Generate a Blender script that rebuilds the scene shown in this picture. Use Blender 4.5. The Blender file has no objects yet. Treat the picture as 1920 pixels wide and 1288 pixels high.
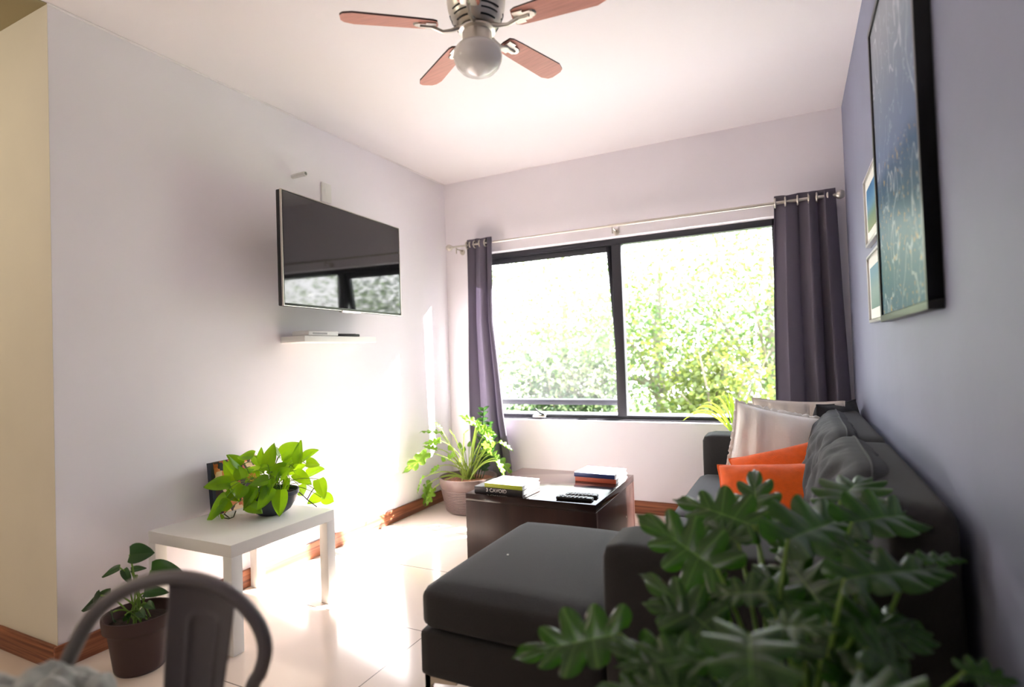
import bpy, bmesh, math, random
from mathutils import Vector as V, Matrix, noise
random.seed(7)
C = bpy.data.collections.new('room'); bpy.context.scene.collection.children.link(C)
S = bpy.context.scene
PI = math.pi
# ------------------------------------------------------------------ camera
FW = V((-0.447156, 0.894209, 0.021026)); RT = V((0.893567, 0.447636, -0.034050)); UP = V((0.039860, -0.003562, 0.999192))
EYE = V((0, 0, 1.1486)); FPX = 1059.44
cam = bpy.data.cameras.new('camera'); cam_o = bpy.data.objects.new('camera', cam); C.objects.link(cam_o)
cam.sensor_width = 36; cam.lens = FPX/1920*36; cam.clip_start = .02; cam.clip_end = 200
cam_o.matrix_world = Matrix(((RT.x, UP.x, -FW.x, EYE.x), (RT.y, UP.y, -FW.y, EYE.y), (RT.z, UP.z, -FW.z, EYE.z), (0, 0, 0, 1)))
cam.dof.use_dof = True; cam.dof.focus_distance = 2.75; cam.dof.aperture_fstop = 1.5
S.camera = cam_o
S.view_settings.view_transform = 'Standard'; S.view_settings.look = 'None'; S.view_settings.gamma = 1
S.view_settings.use_curve_mapping = False
S.view_settings.exposure = 1.7
def at(px, py, d):            # a point seen at (px, py), d metres away
    return EYE + d*(FW + RT*(px-960)/FPX + UP*(644-py)/FPX)
# ------------------------------------------------------------------ world, sun, lamps
SKY = 3.4; SUN = 26.0
w = bpy.data.worlds.new('sky'); S.world = w; w.use_nodes = True
nt = w.node_tree; bg = nt.nodes['Background']
tc = nt.nodes.new('ShaderNodeTexCoord'); sp = nt.nodes.new('ShaderNodeSeparateXYZ'); rp = nt.nodes.new('ShaderNodeValToRGB')
nt.links.new(tc.outputs['Generated'], sp.inputs[0]); nt.links.new(sp.outputs['Z'], rp.inputs[0]); nt.links.new(rp.outputs[0], bg.inputs[0])
rp.color_ramp.elements[0].position = 0; rp.color_ramp.elements[0].color = (1, .98, .96, 1)
rp.color_ramp.elements[1].position = .9; rp.color_ramp.elements[1].color = (.62, .76, 1, 1)
bg.inputs[1].default_value = SKY
def lamp(name, typ, loc, energy, color=(1, 1, 1), **k):
    l = bpy.data.lights.new(name, typ); l.energy = energy; l.color = color
    for a, b in k.items(): setattr(l, a, b)
    o = bpy.data.objects.new(name, l); C.objects.link(o); o.location = loc; return o
sun = lamp('sun', 'SUN', (4, 9, 6), SUN, (1, .965, .93), angle=.012)
sun.rotation_euler = V((-.98, -1.12, -1)).to_track_quat('-Z', 'Y').to_euler()
portal = lamp('window_portal', 'AREA', (-1.215, 4.19, 1.31), 1, shape='RECTANGLE', size=2.3, size_y=1.36)
portal.data.cycles.is_portal = True; portal.rotation_euler = V((0, -1, 0)).to_track_quat('-Z', 'Z').to_euler()
lamp('hall_lamp', 'POINT', (-3.75, -.3, 2.3), 13, (1, .90, .74), shadow_soft_size=.12)
lamp('rear_fill_light', 'POINT', (-1.7, -1.7, 2.1), 9, (1, .95, .93), shadow_soft_size=.3)  # added unseen fill behind the eye, brightens the chair and the fan globe
# ------------------------------------------------------------------ materials
def lin(c):
    return tuple(((x/255)/12.92 if x/255 <= .04045 else ((x/255+.055)/1.055)**2.4) for x in c)+(1,)
def mat(name, col, rough=.6, metal=0, spec=.5, bump=0, bscale=200, var=0, vscale=3, coat=0, sheen=0, stretch=(1, 1, 1), trans=0, tcol=None):
    m = bpy.data.materials.new(name); m.use_nodes = True; n = m.node_tree.nodes; l = m.node_tree.links
    b = n['Principled BSDF']; b.inputs['Roughness'].default_value = rough; b.inputs['Metallic'].default_value = metal
    b.inputs['Specular IOR Level'].default_value = spec; b.inputs['Coat Weight'].default_value = coat; b.inputs['Coat Roughness'].default_value = .05
    b.inputs['Sheen Weight'].default_value = sheen
    col = lin(col); b.inputs['Base Color'].default_value = col
    t = n.new('ShaderNodeTexCoord'); mp = n.new('ShaderNodeMapping'); mp.inputs['Scale'].default_value = stretch
    l.new(t.outputs['Object'], mp.inputs[0])
    m['mp'] = mp.name
    if var:
        ns = n.new('ShaderNodeTexNoise'); ns.inputs['Scale'].default_value = vscale; ns.inputs['Detail'].default_value = 4
        l.new(mp.outputs[0], ns.inputs[0])
        r = n.new('ShaderNodeValToRGB'); e = r.color_ramp.elements
        e[0].position = .3; e[1].position = .7
        e[0].color = tuple(c*(1-var) for c in col[:3])+(1,); e[1].color = tuple(min(1, c*(1+var)) for c in col[:3])+(1,)
        l.new(ns.outputs[0], r.inputs[0]); l.new(r.outputs[0], b.inputs['Base Color'])
    if bump:
        nb = n.new('ShaderNodeTexNoise'); nb.inputs['Scale'].default_value = bscale; nb.inputs['Detail'].default_value = 3
        l.new(mp.outputs[0], nb.inputs[0]); bp = n.new('ShaderNodeBump'); bp.inputs['Strength'].default_value = bump; bp.inputs['Distance'].default_value = .004
        l.new(nb.outputs[0], bp.inputs['Height']); l.new(bp.outputs[0], b.inputs['Normal'])
    if trans:
        tr = n.new('ShaderNodeBsdfTranslucent'); tr.inputs[0].default_value = lin(tcol) if tcol else col
        mx = n.new('ShaderNodeMixShader'); mx.inputs[0].default_value = trans
        l.new(b.outputs[0], mx.inputs[1]); l.new(tr.outputs[0], mx.inputs[2]); l.new(mx.outputs[0], n['Material Output'].inputs[0])
    return m
M = {}
M['wall'] = mat('white_wall_paint', (245, 240, 244), .75, bump=.12, bscale=18, var=.015, vscale=2)
M['ceil'] = mat('white_ceiling_paint', (244, 238, 239), .8)
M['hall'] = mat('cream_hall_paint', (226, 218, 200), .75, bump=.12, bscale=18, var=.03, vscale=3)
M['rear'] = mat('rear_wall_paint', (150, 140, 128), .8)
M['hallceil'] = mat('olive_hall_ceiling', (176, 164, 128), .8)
M['blue'] = mat('blue_grey_wall_paint', (132, 136, 158), .62, bump=.15, bscale=40, var=.04, vscale=4)
M['white'] = mat('white_foil', (240, 238, 232), .35)
M['plas'] = mat('white_plastic', (236, 233, 230), .4)
M['sofa'] = mat('charcoal_weave', (40, 37, 37), .85, bump=.5, bscale=420, var=.2, vscale=320, sheen=.06)
M['sofa2'] = mat('charcoal_cushion_weave', (48, 48, 50), .85, bump=.4, bscale=420, var=.2, vscale=320, sheen=.06)
M['cream'] = mat('cream_cotton', (250, 246, 240), .85, bump=.3, bscale=90, sheen=.2)
M['beige'] = mat('beige_cotton', (214, 202, 190), .85, bump=.3, bscale=160, sheen=.2)
M['orange'] = mat('orange_felt', (240, 98, 4), .9, bump=.5, bscale=260, var=.07, vscale=40, sheen=.2)
M['black'] = mat('black_plastic', (18, 18, 19), .35)
M['frame'] = mat('dark_grey_aluminium', (56, 56, 62), .38, .3)
M['screen'] = mat('tv_screen_glass', (14, 13, 15), .045, spec=.9)
M['steel'] = mat('brushed_nickel', (214, 208, 198), .36, 1)
M['chrome'] = mat('polished_chrome', (215, 212, 208), .12, 1)
M['tabl'] = mat('espresso_wood', (40, 26, 24), .12, spec=.32, var=.3, vscale=5, stretch=(1, .12, 1))
M['tabside'] = mat('espresso_wood_side', (50, 31, 27), .3, spec=.4, var=.35, vscale=5, stretch=(3, 3, .25))
M['curt'] = mat('purple_grey_curtain', (104, 97, 110), .8, bump=.25, bscale=400, sheen=.1, trans=.24, tcol=(170, 160, 178))
M['gun'] = mat('gunmetal_paint', (112, 105, 104), .42, .0)
M['brown'] = mat('brown_plastic', (66, 44, 42), .5)
M['navy'] = mat('dark_blue_grey_plastic', (50, 53, 68), .45)
M['terra'] = mat('mauve_ceramic', (98, 82, 78), .38, bump=.2, bscale=60, var=.12, vscale=14)
M['palm'] = mat('palm_leaf', (132, 168, 44), .42, trans=.45, tcol=(190, 222, 70))
M['legm'] = mat('pale_brushed_leg_metal', (206, 192, 172), .4, .35)
M['soil'] = mat('dark_soil', (40, 28, 22), .95, bump=1, bscale=90, var=.5, vscale=60)
M['bark'] = mat('brown_bark_chips', (132, 84, 60), .9, bump=1, bscale=70, var=.6, vscale=60)
M['blade'] = mat('reddish_blade_wood', (216, 148, 130), .42, var=.10, vscale=9, stretch=(1, 14, 1))
M['bladeedge'] = mat('dark_blade_edge', (60, 34, 32), .5)
M['opal'] = mat('opal_glass', (250, 248, 246), .14, trans=.12, tcol=(255, 250, 245))
M['pot'] = mat('bright_pothos_leaf', (92, 140, 12), .4, trans=.42, tcol=(178, 226, 24), var=.2, vscale=25)
M['stem'] = mat('green_stem', (104, 138, 52), .5, trans=.2, tcol=(160, 200, 60))
M['stemd'] = mat('dark_vine_stem', (70, 76, 48), .55)
M['lime'] = mat('lime_leaf', (104, 146, 40), .42, trans=.4, tcol=(150, 190, 60), var=.2, vscale=30)
M['limestem'] = mat('lime_stem', (150, 172, 76), .5, trans=.3, tcol=(190, 210, 90))
M['dkleaf'] = mat('dark_green_leaf', (34, 62, 30), .4, trans=.2, tcol=(60, 110, 30), var=.25, vscale=20)
M['paper'] = mat('white_page_edges', (240, 238, 232), .7)
M['wcover'] = mat('glossy_white_cover', (236, 236, 240), .25)
M['limeb'] = mat('lime_book_cloth', (176, 190, 40), .5)
M['dkbook'] = mat('charcoal_book_spine', (52, 50, 52), .4)
M['bluebook'] = mat('blue_book_spine', (46, 58, 112), .35)
M['orbook'] = mat('orange_book_spine', (206, 100, 72), .4)
M['navybook'] = mat('navy_book_spine', (28, 30, 52), .45)
M['gbtn'] = mat('grey_rubber_buttons', (168, 166, 166), .6)
M['fleece'] = mat('grey_fleece', (150, 152, 146), .95, bump=1, bscale=60, sheen=.6, var=.2, vscale=30)
M['bark2'] = mat('tree_bark', (120, 112, 98), .9, bump=1, bscale=12, var=.3)
M['grass'] = mat('lawn', (90, 116, 60), .95, var=.3, vscale=3)
M['mount'] = mat('white_passepartout', (238, 238, 232), .7)
M['pinkmat'] = mat('dried_flower', (226, 170, 90), .8, trans=.3, tcol=(250, 190, 90))
M['render'] = mat('pale_garden_wall', (214, 212, 206), .85, var=.06)
def floor_mat():
    m = mat('cream_floor_tiles', (226, 208, 192), .13); n = m.node_tree.nodes; l = m.node_tree.links; b = n['Principled BSDF']
    t = n.new('ShaderNodeTexCoord'); mp = n.new('ShaderNodeMapping'); mp.inputs['Location'].default_value = (1.42+4*1.18, -1.375+4*.59, 0)
    br = n.new('ShaderNodeTexBrick'); br.offset = 0; br.squash = 1
    br.inputs['Scale'].default_value = 1; br.inputs['Brick Width'].default_value = 1.18; br.inputs['Row Height'].default_value = .59
    br.inputs['Mortar Size'].default_value = .0022; br.inputs['Mortar Smooth'].default_value = .3
    br.inputs['Color1'].default_value = lin((228, 212, 198)); br.inputs['Color2'].default_value = lin((224, 206, 192)); br.inputs['Mortar'].default_value = lin((96, 84, 76))
    l.new(t.outputs['Object'], mp.inputs[0]); l.new(mp.outputs[0], br.inputs[0])
    ns = n.new('ShaderNodeTexNoise'); ns.inputs['Scale'].default_value = 1.7; ns.inputs['Detail'].default_value = 5; l.new(t.outputs['Object'], ns.inputs[0])
    mx = n.new('ShaderNodeMixRGB'); mx.blend_type = 'MULTIPLY'; mx.inputs[0].default_value = .18
    l.new(br.outputs[0], mx.inputs[1]); l.new(ns.outputs[0], mx.inputs[2]); l.new(mx.outputs[0], b.inputs['Base Color'])
    return m
M['floor'] = floor_mat()
def wood_base(name, stretch):
    m = mat(name, (150, 88, 56), .45); n = m.node_tree.nodes; l = m.node_tree.links
    t = n.new('ShaderNodeTexCoord'); mp = n.new('ShaderNodeMapping'); mp.inputs['Scale'].default_value = stretch
    l.new(t.outputs['Object'], mp.inputs[0]); ns = n.new('ShaderNodeTexNoise'); ns.inputs['Scale'].default_value = 1; ns.inputs['Detail'].default_value = 6; ns.inputs['Distortion'].default_value = .6
    l.new(mp.outputs[0], ns.inputs[0]); r = n.new('ShaderNodeValToRGB'); e = r.color_ramp.elements
    e[0].position = .34; e[0].color = lin((104, 56, 38)); e[1].position = .68; e[1].color = lin((178, 112, 76))
    l.new(ns.outputs[0], r.inputs[0]); l.new(r.outputs[0], n['Principled BSDF'].inputs['Base Color']); return m
M['basey'] = wood_base('baseboard_wood_grain_y', (30, 1.6, 60)); M['basex'] = wood_base('baseboard_wood_grain_x', (1.6, 30, 60))
def glass(name, dust=0.0):
    m = bpy.data.materials.new(name); m.use_nodes = True; n = m.node_tree.nodes; l = m.node_tree.links; n.remove(n['Principled BSDF'])
    t = n.new('ShaderNodeBsdfTransparent'); g = n.new('ShaderNodeBsdfGlossy'); g.inputs['Roughness'].default_value = .01
    fr = n.new('ShaderNodeFresnel'); fr.inputs[0].default_value = 1.25; mx = n.new('ShaderNodeMixShader')
    l.new(fr.outputs[0], mx.inputs[0]); l.new(t.outputs[0], mx.inputs[1]); l.new(g.outputs[0], mx.inputs[2]); out = mx
    if dust:
        d = n.new('ShaderNodeBsdfTranslucent'); d.inputs[0].default_value = (.95, .95, .93, 1); m2 = n.new('ShaderNodeMixShader')
        ns = n.new('ShaderNodeTexNoise'); ns.inputs['Scale'].default_value = 3.2; ns.inputs['Detail'].default_value = 6
        ma = n.new('ShaderNodeMath'); ma.operation = 'MULTIPLY'; ma.inputs[1].default_value = dust*2; l.new(ns.outputs[0], ma.inputs[0]); l.new(ma.outputs[0], m2.inputs[0])
        l.new(mx.outputs[0], m2.inputs[1]); l.new(d.outputs[0], m2.inputs[2]); out = m2
    l.new(out.outputs[0], n['Material Output'].inputs[0]); return m
M['glass'] = glass('window_glass'); M['dusty'] = glass('dusty_window_glass', .007)
def leaf_mat(name, c1, c2, vein, tr, tcol, nl, rough=.3):
    m = mat(name, c1, rough, trans=tr, tcol=tcol); n = m.node_tree.nodes; l = m.node_tree.links; b = n['Principled BSDF']
    uv = n.new('ShaderNodeUVMap'); uv.uv_map = 'UVMap'; s = n.new('ShaderNodeSeparateXYZ'); l.new(uv.outputs[0], s.inputs[0])
    def mth(op, a, bb=None, c=None):
        k = n.new('ShaderNodeMath'); k.operation = op
        for i, x in enumerate((a, bb, c)):
            if x is None: continue
            if isinstance(x, (int, float)): k.inputs[i].default_value = x
            else: l.new(x, k.inputs[i])
        return k.outputs[0]
    fr = mth('ABSOLUTE', mth('SUBTRACT', mth('FRACT', mth('MULTIPLY', s.outputs[0], nl)), .5))
    lob = mth('LESS_THAN', fr, .045); rib = mth('LESS_THAN', s.outputs[1], .035); msk = mth('MAXIMUM', mth('MULTIPLY', lob, .6), rib)
    ns = n.new('ShaderNodeTexNoise'); ns.inputs['Scale'].default_value = 9; t = n.new('ShaderNodeTexCoord'); l.new(t.outputs['Object'], ns.inputs[0])
    mx = n.new('ShaderNodeMixRGB'); mx.inputs[1].default_value = lin(c1); mx.inputs[2].default_value = lin(c2); l.new(ns.outputs[0], mx.inputs[0])
    m2 = n.new('ShaderNodeMixRGB'); m2.inputs[2].default_value = lin(vein); l.new(msk, m2.inputs[0]); l.new(mx.outputs[0], m2.inputs[1]); l.new(m2.outputs[0], b.inputs['Base Color'])
    bp = n.new('ShaderNodeBump'); bp.inputs['Strength'].default_value = .4; bp.inputs['Distance'].default_value = .003; bp.invert = True
    l.new(fr, bp.inputs['Height']); l.new(bp.outputs[0], b.inputs['Normal'])
    return m
NL = 5
M['phil'] = leaf_mat('philodendron_leaf', (20, 46, 12), (38, 74, 19), (84, 118, 52), .2, (84, 150, 28), NL, .28)
M['tree1'] = mat('tree_leaf_green', (76, 100, 50), .5, trans=.35, tcol=(110, 140, 56), var=.35, vscale=1.2)
M['tree2'] = mat('tree_leaf_pale', (98, 112, 82), .5, trans=.35, tcol=(134, 150, 98), var=.3, vscale=1.5)
M['tree3'] = mat('tree_leaf_yellow', (86, 98, 44), .5, trans=.35, tcol=(128, 138, 60), var=.3, vscale=1.5)
M['tree4'] = mat('tree_leaf_dark', (40, 60, 36), .5, trans=.3, tcol=(70, 94, 50), var=.3, vscale=1.2)

# ------------------------------------------------------------------ helpers
class MB:
    def __init__(s): s.v = []; s.f = []; s.uv = []; s.hasuv = False
    def add(s, vs, fs, uvs=None):
        o = len(s.v); s.v += [V(x) for x in vs]; s.f += [tuple(i+o for i in f) for f in fs]
        if uvs: s.hasuv = True; s.uv += uvs
        else: s.uv += [(0, 0)]*len(vs)
        return s
    def box(s, a, b):
        x0, y0, z0 = a; x1, y1, z1 = b
        return s.add([(x0, y0, z0), (x1, y0, z0), (x1, y1, z0), (x0, y1, z0), (x0, y0, z1), (x1, y0, z1), (x1, y1, z1), (x0, y1, z1)],
                     [(0, 3, 2, 1), (4, 5, 6, 7), (0, 1, 5, 4), (1, 2, 6, 5), (2, 3, 7, 6), (3, 0, 4, 7)])
    def lathe(s, prof, n=32, c=(0, 0, 0), axis='z', sx=1, sy=1):
        vs = []; fs = []; k = len(prof)
        for i in range(n):
            a = 2*PI*i/n
            for r, z in prof:
                p = (r*math.cos(a)*sx, r*math.sin(a)*sy, z)
                if axis == 'y': p = (p[0], p[2], p[1])
                if axis == 'x': p = (p[2], p[0], p[1])
                vs.append((p[0]+c[0], p[1]+c[1], p[2]+c[2]))
        for i in range(n):
            j = (i+1) % n
            for q in range(k-1):
                f = (i*k+q, j*k+q, j*k+q+1, i*k+q+1); fs.append(f if axis != 'y' else f[::-1])
        return s.add(vs, fs)
    def tube(s, pts, r, n=8, cap=True):
        pts = [V(p) for p in pts]; m = len(pts); vs = []; fs = []
        rr = r if isinstance(r, (list, tuple)) else [r]*m
        up = V((0, 0, 1))
        t0 = (pts[1]-pts[0]).normalized()
        if abs(t0.dot(up)) > .95: up = V((1, 0, 0))
        nrm = t0.cross(up).normalized()
        for i, p in enumerate(pts):
            t = (pts[min(i+1, m-1)]-pts[max(i-1, 0)]).normalized()
            nrm = (nrm-t*nrm.dot(t)).normalized(); bn = t.cross(nrm)
            for k in range(n):
                a = 2*PI*k/n; vs.append(p+rr[i]*(math.cos(a)*nrm+math.sin(a)*bn))
        for i in range(m-1):
            for k in range(n):
                q = (k+1) % n; fs.append((i*n+k, i*n+q, (i+1)*n+q, (i+1)*n+k))
        if cap: fs += [tuple(range(n))[::-1], tuple((m-1)*n+k for k in range(n))]
        return s.add(vs, fs)
    def grid(s, fn, nu, nv, uvf=None):
        vs = [fn(i/nu, j/nv) for i in range(nu+1) for j in range(nv+1)]
        fs = [(i*(nv+1)+j, (i+1)*(nv+1)+j, (i+1)*(nv+1)+j+1, i*(nv+1)+j+1) for i in range(nu) for j in range(nv)]
        return s.add(vs, fs, [uvf(i/nu, j/nv) for i in range(nu+1) for j in range(nv+1)] if uvf else None)
    def build(s, name, m, parent=None, smooth=True, bevel=0, seg=3, off=None, solid=0, sub=0, angle=40):
        me = bpy.data.meshes.new(name)
        vv = s.v
        if off is not None: vv = [p-V(off) for p in vv]
        me.from_pydata([tuple(p) for p in vv], [], s.f)
        if s.hasuv:
            ul = me.uv_layers.new(name='UVMap')
            for lp in me.loops: ul.data[lp.index].uv = s.uv[lp.vertex_index]
        me.materials.append(m if not isinstance(m, str) else M[m])
        o = bpy.data.objects.new(name, me); C.objects.link(o)
        if bevel:
            bm = bmesh.new(); bm.from_mesh(me)
            bmesh.ops.remove_doubles(bm, verts=bm.verts, dist=1e-5)
            es = [e for e in bm.edges if len(e.link_faces) == 2 and e.calc_face_angle(0) > .6]
            bmesh.ops.bevel(bm, geom=es, offset=bevel, segments=seg, profile=.5, affect='EDGES', clamp_overlap=True)
            bm.to_mesh(me); bm.free()
        if smooth:
            for p in me.polygons: p.use_smooth = True
            if hasattr(me, 'set_sharp_from_angle'): me.set_sharp_from_angle(angle=math.radians(angle))
        if parent: o.parent = parent
        if solid:
            md = o.modifiers.new('thickness', 'SOLIDIFY'); md.thickness = solid; md.offset = 0
        if sub:
            md = o.modifiers.new('subdivision', 'SUBSURF'); md.levels = sub; md.render_levels = sub
        return o
def empty(name, loc, rz=0):
    o = bpy.data.objects.new(name, None); C.objects.link(o); o.location = loc; o.rotation_euler = (0, 0, rz); o.empty_display_size = .05; return o
def tag(o, label, cat, group=None, kind=None):
    if label: o['label'] = label
    if cat: o['category'] = cat
    if group: o['group'] = group
    if kind: o['kind'] = kind
    return o
def struct(o): o['kind'] = 'structure'; return o
def bez(p0, p1, p2, n=10):
    p0, p1, p2 = V(p0), V(p1), V(p2)
    return [(1-t)**2*p0+2*t*(1-t)*p1+t*t*p2 for t in [i/n for i in range(n+1)]]
def plane(name, pts, m):
    return struct(MB().add(pts, [tuple(range(len(pts)))]).build(name, m, smooth=False))
# ------------------------------------------------------------------ room shell
XL, XR, YB, YE, H = -2.583, .312, 3.988, 1.167, 2.60
YN, XH = -2.6, -4.6
WX0, WX1, WZ0, WZ1 = -2.37, -.06, .645, 1.985
struct(MB().box((XH, YN, -.1), (XR+.1, YB+.2, 0)).build('floor', 'floor', smooth=False))
struct(MB().box((XL, YN, H), (XR+.1, YB+.2, H+.1)).build('ceiling', 'ceil', smooth=False))
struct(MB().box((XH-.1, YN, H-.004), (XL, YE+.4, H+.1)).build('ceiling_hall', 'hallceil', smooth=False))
struct(MB().box((XR, YN, 0), (XR+.1, YB+.2, H)).build('wall_right', 'blue', smooth=False))
wl = MB().box((XL-.12, YE+.001, 0), (XL, YB+.2, H)); struct(wl.build('wall_left', 'wall', smooth=False))
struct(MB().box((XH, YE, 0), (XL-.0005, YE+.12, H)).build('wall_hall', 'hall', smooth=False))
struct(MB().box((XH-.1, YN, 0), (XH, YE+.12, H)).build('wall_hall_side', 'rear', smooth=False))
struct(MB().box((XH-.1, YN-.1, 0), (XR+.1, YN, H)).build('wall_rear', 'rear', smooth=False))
wb = MB()
wb.box((XL, YB, 0), (XR, YB+.2, WZ0)).box((XL, YB, WZ1), (XR, YB+.2, H)).box((XL, YB, WZ0), (WX0, YB+.2, WZ1)).box((WX1, YB, WZ0), (XR, YB+.2, WZ1))
struct(wb.build('wall_window', 'wall', smooth=False))
cov = MB().tube([(XL+.003, YE, H-.003), (XL+.003, YB, H-.003)], .006, 6); struct(cov.build('trim_1', 'ceil'))
BH = .092
struct(MB().box((XL, YE-.015, 0), (XL+.015, YB, BH)).build('baseboard_left', 'basey', bevel=.004))
struct(MB().box((XH, YE-.015, 0), (XL+.0, YE, BH)).build('baseboard_hall', 'basex', bevel=.004))
struct(MB().box((XL+.015, YB-.015, 0), (XR, YB, BH)).build('baseboard_window', 'basex', bevel=.004))
struct(MB().box((XR-.015, YN, 0), (XR, YB-.015, BH)).build('baseboard_right', 'basey', bevel=.004))
# outside ground and garden wall
g = MB().box((-30, YB+.2, -3.1), (25, 45, -3.0)); tag(g.build('lawn', 'grass', smooth=False), None, None, kind='structure')
gw = MB().box((-14, 6.1, -3), (1.2, 6.3, .40)).box((-14, 6.06, .40), (1.2, 6.34, .45)); o = gw.build('garden_wall', 'render', smooth=False); tag(o, 'pale rendered garden wall beyond the open window sash, before the trees', 'wall')
# ------------------------------------------------------------------ window
win = struct(empty('window_1', (-1.12, YB+.11, WZ0)))
ow = (-1.12, YB+.11, WZ0)
F0, F1 = YB+.08, YB+.14
mb = MB(); t = .045
mb.box((WX0, F0, WZ0), (WX1, F1, WZ0+.035)).box((WX0, F0, WZ1-t), (WX1, F1, WZ1)).box((WX0, F0, WZ0), (WX0+t, F1, WZ1)).box((WX1-t, F0, WZ0), (WX1, F1, WZ1))
mb.build('window_frame', 'frame', win, bevel=.003, off=ow)
MB().box((-1.185, F0-.004, WZ0+.03), (-1.115, F1+.003, WZ1-t)).build('mullion', 'frame', win, bevel=.003, off=ow)
MB().box((-1.115, F0+.025, WZ0+.03), (WX1-t, F0+.031, WZ1-t)).build('pane', 'glass', win, smooth=False, off=ow)
# thin glazing beads of the fixed light
MB().box((WX0+.04, F0-.03, WZ0-.001), (WX1, F0+.005, WZ0+.012)).build('sill_track', 'frame', win, off=ow)
# open sash, hinged at its top, pushed outward at the bottom
hinge = V((0, F0+.03, WZ1-t-.002)); ang = math.radians(11)
sash = MB(); sx0, sx1 = WX0+t+.002, -1.187; sh = 1.225; st = .042
for a, b in [((sx0, -.02, -sh), (sx0+st, .02, 0)), ((sx1-st, -.02, -sh), (sx1, .02, 0)), ((sx0, -.02, -st), (sx1, .02, 0)), ((sx0, -.02, -sh), (sx1, .02, -sh+st))]: sash.box(a, b)
R_ = Matrix.Rotation(ang, 3, 'X')
pn = MB().box((sx0+st, -.003, -sh+st), (sx1-st, .003, -st))
for m_ in (sash, pn): m_.v = [R_@p+hinge for p in m_.v]
so = sash.build('sash', 'frame', win, bevel=.002, off=ow); pn.build('pane', 'dusty', so, smooth=False, off=ow)
hx = -1.80
hb = MB().box((hx-.055, F0-.045, WZ0+.012), (hx+.055, F0-.005, WZ0+.035)); ho = hb.build('winder', 'chrome', win, bevel=.008, off=ow)
MB().tube([(hx+.04, F0-.03, WZ0+.035), (hx+.0, F0-.035, WZ0+.052), (hx-.03, F0-.04, WZ0+.082)], [.008, .007, .006]).build('winder_handle', 'black', ho, off=ow)
# ------------------------------------------------------------------ curtain rod
RY, RZ = YB-.1, 2.042
rod = tag(empty('curtain_rod', (-1.1, RY, RZ)), 'thin brushed metal curtain rod with ball ends above the window', 'curtain rod'); orr = (-1.1, RY, RZ)
MB().tube([(-2.45, RY, RZ), (-1.05, RY, RZ)], .008, 12).build('pole', 'steel', rod, off=orr)
MB().tube([(-1.15, RY, RZ), (.26, RY, RZ)], .0105, 12).build('pole', 'steel', rod, off=orr)
for x, s in ((-2.47, -1), (.262, 1)):
    pr = [(.0, -.034), (.018, -.03), (.026, -.018), (.028, -.006), (.022, .01), (.012, .018), (.010, .03)]
    q = MB().lathe([(r, z*-s) for r, z in pr], 20, (x+.008*s, RY, RZ), 'x'); q.build('finial', 'steel', rod, off=orr)
for x in (-2.42, -1.12, .215):
    MB().tube([(x, YB, RZ-.02), (x, RY+.01, RZ-.018), (x, RY, RZ-.012)], .006, 8).lathe([(.0, 0), (.022, 0), (.022, .006), (0, .006)], 14, (x, YB-.006, RZ-.03), 'y').tube([(x, RY, RZ-.055), (x, RY, RZ-.005)], .005, 8).build('bracket', 'steel', rod, off=orr)
# ------------------------------------------------------------------ curtains
def curtain(name, edges, folds, seed, label, z0, z1=2.085):
    ctr = (edges[0][1]+edges[0][2])/2
    root = empty(name, (ctr, RY, z1)); off = (ctr, RY, z1)
    def ed(z):
        for (za, a0, a1), (zb, b0, b1) in zip(edges, edges[1:]):
            if z >= zb or zb == edges[-1][0]:
                k = max(0, min(1, (za-z)/(za-zb))); k = k*k*(3-2*k) if False else k
                return a0+(b0-a0)*k, a1+(b1-a1)*k
    def fn(u, v):
        z = z1+(z0-z1)*v; xa, xb = ed(z)
        k = .028+.012*v
        ph = 2*PI*folds*(u+.035*math.sin(5.1*u+seed))
        y = RY+k*math.sin(ph+.5*v*math.sin(seed+3*u))*(.75+.35*math.sin(7*u+seed))
        x = xa+(xb-xa)*(u+.028*math.sin(2*ph+1.3)+.02*math.sin(ph*.5+seed+v))
        z += .006*math.sin(ph)*(1-v)
        return (x, y+.004*math.sin(9*v+4*u), z)
    cl = MB().grid(fn, 120, 50).build('fabric', 'curt', root, solid=.003, off=off)
    tag(root, label, 'curtain', 'grey curtains on the window rod')
    ng = int(folds*2)
    for i in range(ng):
        u = (i+.5)/ng; x, y, z = fn(u, .02)
        pr = []
        q = MB(); c = V((x, RY, RZ))
        ring = [c+V((.006*math.cos(a)*0, .026*math.cos(a), .026*math.sin(a))) for a in [2*PI*k/18 for k in range(19)]]
        q.tube(ring, .006, 8, cap=False); q.build('grommet', 'steel', root, off=off)
curtain('curtain', [(2.09, -2.334, -2.09), (1.43, -2.35, -2.10), (.68, -2.375, -2.03), (.32, -2.38, -1.975), (.02, -2.38, -1.96)], 3, 1.0, 'narrow grey curtain left of the window beside the corner', .03)
curtain('curtain', [(2.09, -.09, .25), (1.43, -.115, .262), (.68, -.13, .28), (.02, -.13, .285)], 3, 2.6, 'grey curtain hanging right of the window behind the sofa', .03)
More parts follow.
